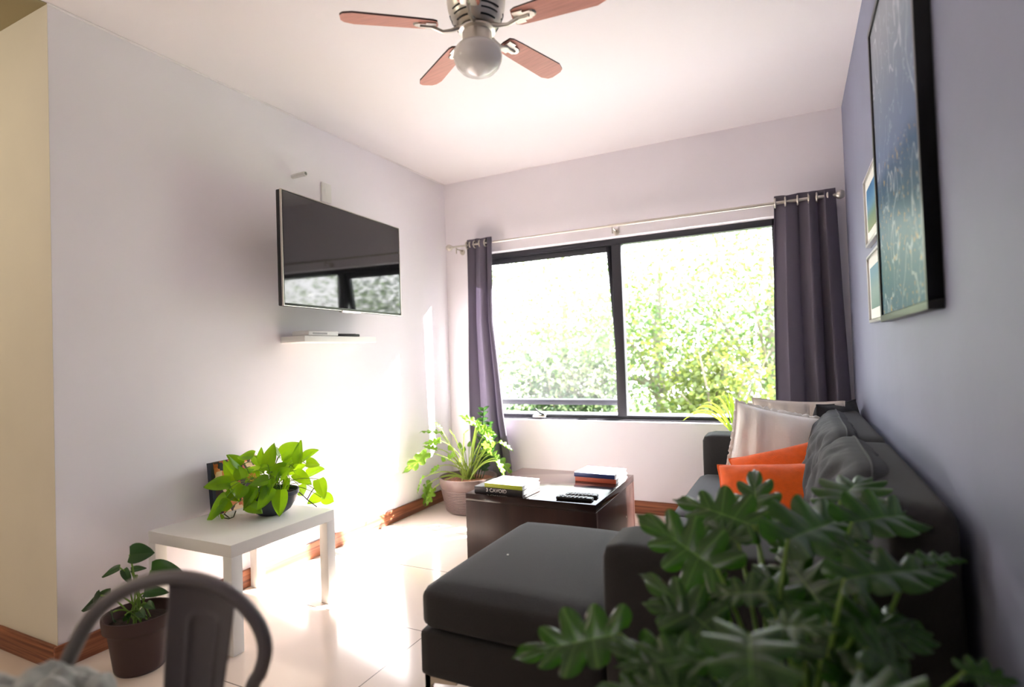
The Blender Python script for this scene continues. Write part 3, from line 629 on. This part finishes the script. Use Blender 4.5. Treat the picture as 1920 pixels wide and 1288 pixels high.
for ps in ([(1270, 740), (1400, 860), (1520, 975)], [(1400, 850), (1450, 760), (1530, 650)], [(1490, 720), (1540, 780), (1580, 830)], [(490, 1000), (460, 1080), (400, 1110), (330, 1090)], [(340, 1040), (380, 1070), (420, 1100)]):
    pts = [at(370+x*.1475, 810+y*.1475, 2.76 if x > 1000 else 2.6) for x, y in ps]
    for p_ in pts: p_.z = max(p_.z, .442)
    MB().tube([p-bc for p in pts], .0026, 6).build('trailing_stem', 'stemd', pb)
fl_ = MB()
fc = at(370+700*.1475, 810+580*.1475, 2.66)
for k in range(60):
    d = V((rnd.gauss(0, 1), rnd.gauss(0, 1), rnd.gauss(0, 1))).normalized(); p = fc+d*.014; heart(fl_, p-bc, p+d*.009+V((0, 0, .002))-bc, V((rnd.random(), rnd.random(), 1)), wr=.9, N=4)
fl_.build('dried_flower_head', 'pinkmat', pb)
# ------------------------------------------------------------------ book standing against the wall
def cover_mat():
    m = mat('illustrated_cover', (150, 80, 50), .3); n = m.node_tree.nodes; l = m.node_tree.links; t = n.new('ShaderNodeTexCoord')
    vo = n.new('ShaderNodeTexVoronoi'); vo.distance = 'CHEBYCHEV'; vo.inputs['Scale'].default_value = 4.5; mp = n.new('ShaderNodeMapping'); mp.inputs['Scale'].default_value = (1, 1.6, .8)
    l.new(t.outputs['Generated'], mp.inputs[0]); l.new(mp.outputs[0], vo.inputs[0]); r = n.new('ShaderNodeValToRGB'); r.color_ramp.interpolation = 'CONSTANT'; e = r.color_ramp.elements
    e[0].color = lin((28, 26, 44)); e[1].position = .75; e[1].color = lin((226, 190, 150))
    for p, c in ((.25, (190, 96, 50)), (.42, (60, 34, 30)), (.6, (206, 120, 66))): x = e.new(p); x.color = lin(c)
    l.new(vo.outputs['Color'], r.inputs[0]); l.new(r.outputs[0], n['Principled BSDF'].inputs['Base Color']); return m
sb = V((-2.50, 1.90, .436)); b1 = tag(empty('picture_book', sb), 'large upright illustrated book with navy spine behind the pothos', 'book')
for nm, a, b, m in (('pages', (-.008, -.122, .003), (.008, .115, .242), 'paper'), ('spine', (-.013, -.135, 0), (.013, -.118, .248), 'navybook'), ('back_cover', (-.013, -.12, 0), (-.0085, .118, .248), 'navybook')):
    q = MB().box(a, b); q.v = [Matrix.Rotation(-.10, 3, 'Y')@p for p in q.v]; q.build(nm, m, b1, smooth=False)
q = MB().box((.0085, -.12, 0), (.013, .118, .248)); q.v = [Matrix.Rotation(-.10, 3, 'Y')@p for p in q.v]; q.build('front_cover', cover_mat(), b1, smooth=False)
# ------------------------------------------------------------------ brown pot plant on the floor by the wall corner
pc = V((-2.30, 1.31, 0)); p2 = tag(empty('potted_plant', pc), 'dark leafy plant in a brown plastic pot on the floor by the corner', 'potted plant')
prof = [(0, .004), (.08, 0), (.084, .004)]
for k in range(24):
    z = .01+k*.006; r = .085+.026*z/.2; prof += [(r, z), (r+.0012, z+.003)]
prof += [(.109, .16), (.112, .163), (.121, .165), (.125, .205), (.124, .212), (.118, .212), (.110, .17), (.0, .165)]
MB().lathe(prof, 56).build('pot', 'brown', p2); MB().lathe([(0, .182), (.06, .18), (.112, .172)], 24).build('soil', 'soil', p2)
lf = MB(); sm = MB()
SC = lambda x, y: (100+x*.22364, 1000+y*.22364)
PL2 = [((640, 180), (835, 150), 1.0, -.1), ((560, 290), (388, 350), .5, .05), ((650, 310), (775, 275), .6, .0), ((820, 310), (1045, 320), .7, -.05), ((760, 500), (960, 470), .6, -.08), ((480, 510), (180, 620), .45, .05), ((400, 520), (235, 720), .5, .02), ((590, 300), (640, 420), .5, 0), ((500, 660), (485, 760), .6, -.10), ((780, 590), (838, 620), .7, -.08), ((720, 480), (640, 560), .4, 0), ((700, 350), (660, 420), .5, .05), ((600, 690), (640, 730), .9, -.1), ((720, 650), (760, 700), .8, -.1)]
for i, (a, b, w_, dd) in enumerate(PL2):
    d0 = 2.20+dd; A = at(*SC(*a), d0); B = at(*SC(*b), d0+.02*(-1)**i)
    A.x = max(A.x, XL+.03); B.x = max(B.x, XL+.02); A.z = max(A.z, .19); B.z = max(B.z, .10)
    heart(lf, A, B, V((.3, -.6, .8)) if i not in (0, 3) else V((.2, -.8, .45)), wr=max(.5, w_)*1.0, droop=.2, fold=.35)
    rt = pc+V((rnd.uniform(-.04, .04), rnd.uniform(-.04, .04), .178)); sm.tube([p-pc for p in bez(rt, (rt+A)/2+V((0, 0, .05)), A)], .0032, 6)
lf.build('foliage', 'dkleaf', p2, off=pc); sm.build('stems', 'stem', p2)
# ------------------------------------------------------------------ mauve pot by the window corner
pw = V((-2.225, 3.64, 0)); p3 = tag(empty('potted_plant', pw), 'spindly light green plant in a large mauve ribbed pot by the curtain', 'potted plant')
prof = [(0, .004), (.145, 0), (.155, .01)]
for k in range(13):
    z = .02+k*.0125; r = .158+.045*(z/.2)**.8; prof += [(r, z), (r+.006, z+.003), (r+.006, z+.009), (r, z+.0115)]
prof += [(.204, .19), (.207, .20), (.212, .205), (.217, .255), (.217, .262), (.209, .262), (.200, .215), (0, .21)]
MB().lathe(prof, 56).build('pot', 'terra', p3); MB().lathe([(0, .238), (.12, .236), (.202, .228)], 28).build('bark_chips', 'bark', p3)
lf = MB(); sm = MB(); SW = lambda x, y: (740+x*.2604, 740+y*.2604)
PL3 = [(590, 210, 480, 140, .2), (330, 275, 180, 240, 1), (330, 240, 280, 180, 0), (325, 330, 210, 350, 1), (230, 420, 70, 575, 0), (425, 290, 390, 260, 1), (500, 280, 530, 245, 0), (600, 230, 730, 280, 0), (640, 290, 740, 350, 0), (760, 340, 862, 390, 0), (640, 350, 710, 430, 0), (740, 460, 870, 560, 0), (740, 480, 810, 590, 0), (480, 640, 520, 675, 0), (570, 600, 576, 672, 0), (250, 640, 125, 790, 0), (215, 660, 215, 795, 1), (275, 680, 240, 812, 0), (200, 600, 140, 700, 1), (690, 300, 600, 240, 0), (300, 390, 210, 360, 0), (590, 190, 640, 260, 0), (700, 420, 770, 500, 0), (310, 520, 240, 560, 0)]
for i, (ax, ay, bx, by, dk) in enumerate(PL3):
    d0 = 4.15+rnd.uniform(-.12, .10); A = at(*SW(ax, ay), d0); B = at(*SW(bx, by), d0+rnd.uniform(-.05, .05))
    if A.z < .04: A.z = .04
    B.z = max(B.z, .02)
    for P_ in (A, B): P_.x = max(P_.x, XL+.03)
    lobed(lf, A, B, V((.2, -.5, .7))+V((rnd.uniform(-.9, .9), rnd.uniform(-.6, .6), rnd.uniform(-.5, .3))), wr=.27, nl=4, N=30, fold=.3, seed=i)
    rt = pw+V((rnd.uniform(-.035, .035)+.0, rnd.uniform(-.035, .035), .235)); up = .12 if ay < 420 else .10
    mid = rt+(A-rt)*.45+V((0, 0, up if ay > 300 else .03)); sm.tube([p-pw for p in bez(rt, mid, A, 12)], [.005-.002*k/12 for k in range(13)], 6)
for k in range(16):
    a = rnd.uniform(0, 2*PI); e = V((math.cos(a)*rnd.uniform(.1, .25), math.sin(a)*rnd.uniform(.05, .18), rnd.uniform(.30, .42))); rt = V((math.cos(a)*.03, math.sin(a)*.03, .235))
    sm.tube(bez(rt, rt+e*.5+V((0, 0, .04)), rt*.3+e), .003, 6); heart(lf, pw+rt*.3+e, pw+rt*.3+e*1.12+V((0, 0, -.0)), V((0, -.6, 1)), N=5)
lf.build('foliage', 'lime', p3, off=pw); sm.build('stems', 'limestem', p3)
dk = MB(); ds = MB()
for k in range(4):
    rt = pw+V((.03+.02*k, .05, .23)); tp = at(*SW(640+22*k, [110, 250, 210, 300][k]), 4.27); c_ = bez(rt, (rt+tp)/2+V((.02, 0, 0)), tp, 14); ds.tube([p-pw for p in c_], .004, 6)
    for j in range(3, 15):
        for sg in (1, -1):
            p_ = c_[j]; heart(dk, p_, p_+V((sg*rnd.uniform(.03, .05), rnd.uniform(-.03, .0), rnd.uniform(.0, .035))), V((0, -1, .4)), wr=.55, N=6)
dk.build('dark_foliage', 'dkleaf', p3, off=pw); ds.build('dark_stems', 'dkleaf', p3)
# ------------------------------------------------------------------ spiky plant behind the far sofa arm
ps_ = V((-.30, 3.80, 0)); p4 = tag(empty('potted_palm', ps_), 'spiky yellow green plant behind the far sofa arm under the window', 'potted plant')
MB().lathe([(0, .01), (.09, 0), (.115, .22), (.122, .24), (.112, .24), (.1, .2), (0, .19)], 32).build('pot', 'brown', p4)
MB().lathe([(0, .215), (.108, .205)], 24).build('soil', 'soil', p4)
lf = MB(); sm = MB()
sm.tube([(0, 0, .2), (.01, 0, .42), (-.03, 0, .6)], .008, 8); sm.tube([(.02, 0, .2), (.08, 0, .45), (.10, 0, .58)], .007, 8)
def strap(mb, pts, w):
    c = bez(*pts, 10)
    vs = []; 
    for i, p in enumerate(c):
        k = w*math.sin(PI*min(1, (i+.6)/10.6))**.7; t_ = (c[min(i+1, 10)]-c[max(i-1, 0)]).normalized(); s_ = t_.cross(V((.25, -.9, .3))).normalized()
        vs += [p-s_*k, p+V((0, 0, -k*.4)), p+s_*k]
    fs = []
    for i in range(10): fs += [(3*i, 3*i+1, 3*i+4, 3*i+3), (3*i+1, 3*i+2, 3*i+5, 3*i+4)]
    mb.add(vs, fs)
for cx, cz, n, sp_, hh in ((-.05, .60, 15, .26, .26), (.11, .56, 13, .10, .22)):
    for k in range(n):
        a = -1+2*k/(n-1)+rnd.uniform(-.1, .1); r0 = ps_+V((cx+a*.02, 0, cz))
        strap(lf, (r0, r0+V((a*sp_*.45-(.03 if n == 15 else 0), rnd.uniform(-.03, .03), hh*(1.05-.2*abs(a)))), r0+V((a*sp_*1.05-(.05 if n == 15 else 0), rnd.uniform(-.05, .05), hh*(1-.75*abs(a)**1.5)))), .0055)
lf.build('foliage', 'palm', p4, off=ps_); sm.build('stems', 'limestem', p4)
# ------------------------------------------------------------------ big lobed plant in the foreground
cr = V((-.02, .98, .36)); pf = V((.0, 1.0, 0)); p5 = tag(empty('potted_philodendron', pf), 'large dark green plant with deeply lobed leaves in the foreground', 'potted plant')
MB().lathe([(0, .01), (.14, 0), (.165, .26), (.175, .27), (.175, .30), (.160, .30), (.15, .25), (0, .24)], 48).build('pot', 'brown', p5)
MB().lathe([(0, .275), (.155, .262)], 24).build('soil', 'soil', p5)
lf = MB(); sm = MB(); LC = lambda x, y: (960+x*.5, 740+y*.5)
UPN = (0, -.35, 1)
# base, tip, base distance, tip distance, normal, width ratio, droop, fold
BL = [((918, 485), (905, 285), 1.25, 1.38, (.0, -1, .15), .40, .05, .15),
 ((905, 490), (625, 385), 1.17, 1.30, (-.1, -.75, .75), .38, .05, .2),
 ((770, 655), (505, 470), 1.08, 1.20, (-.15, -.9, .6), .44, .05, .15),
 ((1035, 545), (1330, 410), 1.05, 1.22, (.05, -.75, .75), .28, .10, .3),
 ((1230, 400), (1315, 290), 1.25, 1.35, (-.35, -.9, .3), .52, .1, .2),
 ((1275, 480), (1570, 420), 1.12, 1.20, (.05, -.7, .8), .29, .1, .35),
 ((1250, 690), (1700, 610), .92, .98, (.05, -.5, .95), .21, .12, .30),
 ((400, 895), (25, 975), .98, 1.05, (-.1, -.72, .8), .33, -.02, .35),
 ((1165, 800), (1000, 570), .98, 1.15, (.0, -.95, .5), .38, .05, .15),
 ((950, 740), (705, 740), .98, 1.04, (0, -.6, .9), .32, .15, .3),
 ((890, 900), (900, 1120), .78, .66, (0, -.35, 1), .50, .35, .15),
 ((720, 870), (520, 790), .98, 1.02, (-.3, -.8, .6), .42, .1, .2),
 ((690, 890), (640, 750), 1.02, 1.1, (.1, -1, .3), .42, .1, .2),
 ((730, 980), (425, 1000), .88, .90, (0, -.6, .9), .38, .15, .25),
 ((680, 1100), (410, 1080), .84, .85, (-.1, -.6, .9), .36, .2, .25),
 ((1290, 880), (1570, 830), .90, .97, (0, -.6, .9), .36, .15, .3),
 ((1330, 950), (1620, 1100), .82, .84, (.1, -.6, .9), .38, .25, .2),
 ((850, 560), (740, 470), 1.12, 1.2, (0, -.9, .5), .42, .1, .2),
 ((980, 880), (1160, 830), .85, .80, (0, -.4, 1), .42, .3, .2),
 ((1080, 620), (960, 540), 1.15, 1.22, (0, -.9, .4), .38, .05, .2),
 ((790, 770), (770, 640), 1.1, 1.15, (-.2, -.9, .3), .36, .05, .2),
 ((870, 1000), (620, 960), .8, .78, (0, -.5, 1), .34, .25, .2),
 ((1290, 560), (1230, 640), 1.05, 1.0, (0, -.8, .6), .45, .2, .2),
 ((1700, 1040), (1900, 1060), .86, .84, (0, -.6, .9), .38, .2, .25),
 ((1500, 620), (1830, 605), 1.0, 1.02, (.05, -.5, 1), .13, .10, .3),
 ((560, 1020), (430, 960), .95, .97, (0, -.8, .6), .42, .1, .2),
 ((1100, 1000), (1130, 860), .9, .95, (0, -.9, .4), .34, .1, .2),
 ((1210, 1080), (1300, 960), .85, .9, (.2, -.9, .4), .36, .1, .2),
 ((1000, 1040), (820, 1090), .75, .7, (0, -.4, 1), .4, .3, .2),
 ((1060, 470), (990, 520), 1.2, 1.2, (0, -.9, .4), .4, .1, .2),
 ((750, 830), (560, 850), 1.0, 1.02, (0, -.7, .7), .36, .1, .3)]
for i, (a, b, d0, d1, n_, wr, dr, fo) in enumerate(BL):
    A = at(*LC(*a), d0); B = at(*LC(*b), d1)
    for P_ in (A, B): P_.x = min(P_.x, XR-.03)
    lobed(lf, A, B, n_, wr, dr, fo, curl=.07, seed=i)
    rt = cr+V((rnd.uniform(-.05, .05), rnd.uniform(-.05, .05), -.08)); d_ = (B-A).normalized()
    mid = (rt+A)/2+V((0, 0, .02))-V((d_.x, d_.y, 0))*.05+V(((A.x-rt.x)*.18, (A.y-rt.y)*.18, 0))*(-1)
    sm.tube([p-pf for p in bez(rt, mid, A, 14)], [.0058-.0022*k/14 for k in range(15)], 7)
# inner leaves that fill the crown below and behind the large ones
for k in range(22):
    a = rnd.uniform(-.1*PI, 1.1*PI)*(-1 if k % 2 else 1); rr_ = rnd.uniform(.03, .20); z = rnd.uniform(.40, .70)
    A = cr+V((math.cos(a)*rr_, math.sin(a)*rr_*.8, z-.36)); d_ = V((math.cos(a+rnd.uniform(-.5, .5)), math.sin(a)*.8, rnd.uniform(.1, .6))).normalized(); B = A+d_*rnd.uniform(.11, .17)
    if B.x > XR-.03: B.x = XR-.03
    if (A-EYE).length < .55 or B.y > 1.36: continue
    lobed(lf, A, B, (rnd.uniform(-.3, .3), -.5, .8), .4, .2, .2, N=48, seed=100+k)
    rt = cr+V((rnd.uniform(-.05, .05), rnd.uniform(-.05, .05), -.08)); sm.tube([p-pf for p in bez(rt, (rt+A)/2+V((0, 0, .05)), A, 8)], .0045, 6)
lf.build('foliage', 'phil', p5, off=pf, angle=180); sm.build('stems', 'stem', p5)
# ------------------------------------------------------------------ metal dining chair in the foreground
D = .97; top = at(340, 1082, D)
axis = (at(500, 1200, D)-at(180, 1130, D)); axis.z = 0; axis.normalize(); bk = V((axis.y, -axis.x, 0))      # towards the eye
ch_c = at(318, 1250, D); ch_c.z = 0
ch = tag(empty('dining_chair', (ch_c.x, ch_c.y, 0)), 'dark gunmetal dining chair with hoop back in the foreground', 'chair'); och = V((ch_c.x, ch_c.y, 0))
def hp(px, py): return at(px, py, D)
hoop_px = [(112, 1292), (140, 1212), (178, 1150), (232, 1108), (290, 1087), (345, 1083), (400, 1096), (450, 1127), (484, 1170), (497, 1215), (488, 1260), (470, 1300)]
hoop = [hp(*p) for p in hoop_px]
def catm(P, n=6):
    out = []
    for i in range(len(P)-1):
        p0 = P[max(0, i-1)]; p1 = P[i]; p2 = P[i+1]; p3 = P[min(len(P)-1, i+2)]
        for k in range(n):
            t = k/n; out.append(.5*((2*p1)+(-p0+p2)*t+(2*p0-5*p1+4*p2-p3)*t*t+(-p0+3*p1-3*p2+p3)*t**3))
    return out+[P[-1]]
seat_z = .45; lend = V((hoop[0].x, hoop[0].y, 0))+bk*.06-axis*.0; rend = V((hoop[-1].x, hoop[-1].y, 0))+bk*.06
full = [V((lend.x+.02*axis.x, lend.y+.02*axis.y, seat_z))]+hoop+[V((rend.x-.01*axis.x, rend.y-.01*axis.y, seat_z))]
MB().tube(catm(full), .0125, 14).build('hoop_back', 'gun', ch, off=och)
sl0 = [hp(316, 1096), hp(441, 1124)]; sl1 = [hp(306, 1300), hp(418, 1300)]
bl = V((sl1[0].x, sl1[0].y, seat_z))+bk*.05; br_ = V((sl1[1].x, sl1[1].y, seat_z))+bk*.05
def slat(u, v):
    v2 = v
    if v < .6: a = sl0[0].lerp(sl1[0], v/.6); b = sl0[1].lerp(sl1[1], v/.6)
    else: a = sl1[0].lerp(bl, (v-.6)/.4); b = sl1[1].lerp(br_, (v-.6)/.4)
    p = a.lerp(b, u)-bk*(.022*(1-(2*u-1)**2))
    # pressed arch
    X_ = abs(2*u-1)*.058; Yd = (v-.17)*.36; qx = X_-.014; qy = .012-Yd; sd = math.hypot(max(qx, 0), max(qy, 0))+min(max(qx, qy), 0)-.012
    return p+bk*.0045*math.exp(-(sd/.0045)**2)
    x = abs(2*u-1); hgt = (v-.26)
    ins = .42 if hgt > .12 else .42*math.sqrt(max(0, 1-((.12-hgt)/.12)**2)) if hgt > 0 else -1
    d = abs(x-ins) if hgt > 0.02 else abs(hgt)*2+max(0, x-.3)
    if hgt > -.02: p += bk*.004*math.exp(-(d/.07)**2)
    return p
MB().grid(slat, 40, 50).build('back_slat', 'gun', ch, solid=.0025, off=och)
cm = (lend+rend)/2; wS = (rend-lend).length/2
def seatf(u, v):
    a = 2*u-1; b = v; k = .93+.12*b
    return V((cm.x, cm.y, seat_z+.006-.012*(1-a*a)*math.sin(PI*b)))+axis*(a*wS*k)+bk*(b*.36)
so_ = MB().grid(seatf, 20, 20).build('seat', 'gun', ch, solid=.012, off=och)
for a, b in ((-1, 0), (1, 0), (-1, 1), (1, 1)):
    t0 = cm+axis*(a*wS*(.9+.1*b))+bk*(.01+b*.34); t1 = t0+axis*(a*.035)+bk*(.05 if b else -.07)
    q = MB().tube([(t0.x, t0.y, seat_z-.005), ((t0.x+t1.x)/2, (t0.y+t1.y)/2, .22), (t1.x, t1.y, 0)], [.022, .018, .013], 8); q.build('leg', 'gun', ch, off=och)
# ------------------------------------------------------------------ stool with a grey fleece throw at the lower left edge
bp_ = at(14, 1385, .84); sto = V((bp_.x, bp_.y, 0)); tz = bp_.z-.01
stool = tag(empty('stool', sto), 'round seat hidden under a grey fleece throw at the lower left', 'stool')
MB().lathe([(0, 0), (.15, 0), (.155, -.02), (0, -.02)], 32, (0, 0, tz)).build('seat', 'gun', stool)
for k in range(4):
    a = PI/4+k*PI/2; MB().tube([(.1*math.cos(a), .1*math.sin(a), tz-.02), (.17*math.cos(a), .17*math.sin(a), 0)], .01, 8).build('leg', 'gun', stool)
def thr(u, v):
    a = 2*PI*u; r = .14*v; z = .052*(1-v**3)+.012*noise.noise(V((math.cos(a)*v*5, math.sin(a)*v*5, 1)))*2-(.10*max(0, v-.93)/.07 if v > .93 else 0)
    return sto+V((r*math.cos(a), r*math.sin(a), tz+.02+z))
tag(MB().grid(thr, 60, 30).build('throw_blanket', 'fleece', solid=.01), 'fuzzy grey fleece throw bunched up at the lower left corner', 'blanket')
# ------------------------------------------------------------------ trees outside
TR = [(-6.6, 10.5, 2.6, 'tree2', 'tall pale green tree beyond the left window light', 5200), (-4.3, 11.0, 2.5, 'tree1', 'broad green tree behind the opened window sash', 5200), (-2.2, 10.2, 2.3, 'tree2', 'pale silvery tree seen through the middle of the window', 5200),
      (-.4, 11.0, 2.4, 'tree1', 'green tree filling the right window light', 5200), (1.8, 11.6, 2.2, 'tree4', 'darker green tree beyond the right curtain', 3000), (-1.0, 8.6, 1.0, 'tree3', 'low yellow green shrub tree before the others at right', 2200), (-3.6, 8.9, .95, 'tree4', 'low dark green shrub tree just beyond the garden wall', 1800),
      (4.6, 11.5, 2.2, 'tree1', 'green tree mirrored in the television, far right outside', 3000), (7.6, 11.5, 2.2, 'tree2', 'pale tree farthest right outside, mirrored in the television', 2400), (-9.2, 12.5, 2.6, 'tree1', 'green tree farthest left beyond the garden wall', 2400)]
for i, (x, y, R0, m, lab, n) in enumerate(TR):
    loc = V((x, y, -3)); cz = 4.3 if R0 > 1.2 else 3.35
    t_ = tag(empty('garden_tree', loc), lab, 'tree', 'trees outside the window')
    MB().tube([(0, 0, 0), (.05, 0, 1.5), (0, .05, cz), (.1, 0, cz+R0*.6)], [.16, .13, .09, .03], 10).build('trunk', 'bark2', t_)
    q = MB(); r_ = random.Random(50+i)
    br = MB()
    for k in range(9):
        a = r_.uniform(0, 2*PI); e = V((math.cos(a)*R0*.8, math.sin(a)*R0*.8, cz+r_.uniform(-.5, .8)*R0)); br.tube(bez((0, 0, cz-1), (e.x*.3, e.y*.3, cz-.2), e, 6), [.05, .045, .04, .03, .02, .015, .01], 6)
    br.build('branches', 'bark2', t_)
    cl = [V((r_.gauss(0, .5), r_.gauss(0, .5), r_.gauss(0, .42)))*R0 for _ in range(26)]
    for k in range(int(n*2.1)):
        c_ = cl[r_.randrange(26)]; p_ = c_+V((r_.gauss(0, 1), r_.gauss(0, 1), r_.gauss(0, 1)))*R0*.22+V((0, 0, cz))
        L_ = r_.uniform(.055, .115); d_ = V((r_.uniform(-1, 1), r_.uniform(-1, 1), r_.uniform(-1, .5))).normalized(); s_ = d_.cross(V((r_.uniform(-1, 1), r_.uniform(-1, 1), r_.uniform(-1, 1)))).normalized()*L_*.32
        q.add([p_, p_+d_*L_*.5+s_, p_+d_*L_, p_+d_*L_*.5-s_], [(0, 1, 2, 3)])
    q.build('foliage', m, t_, smooth=False)
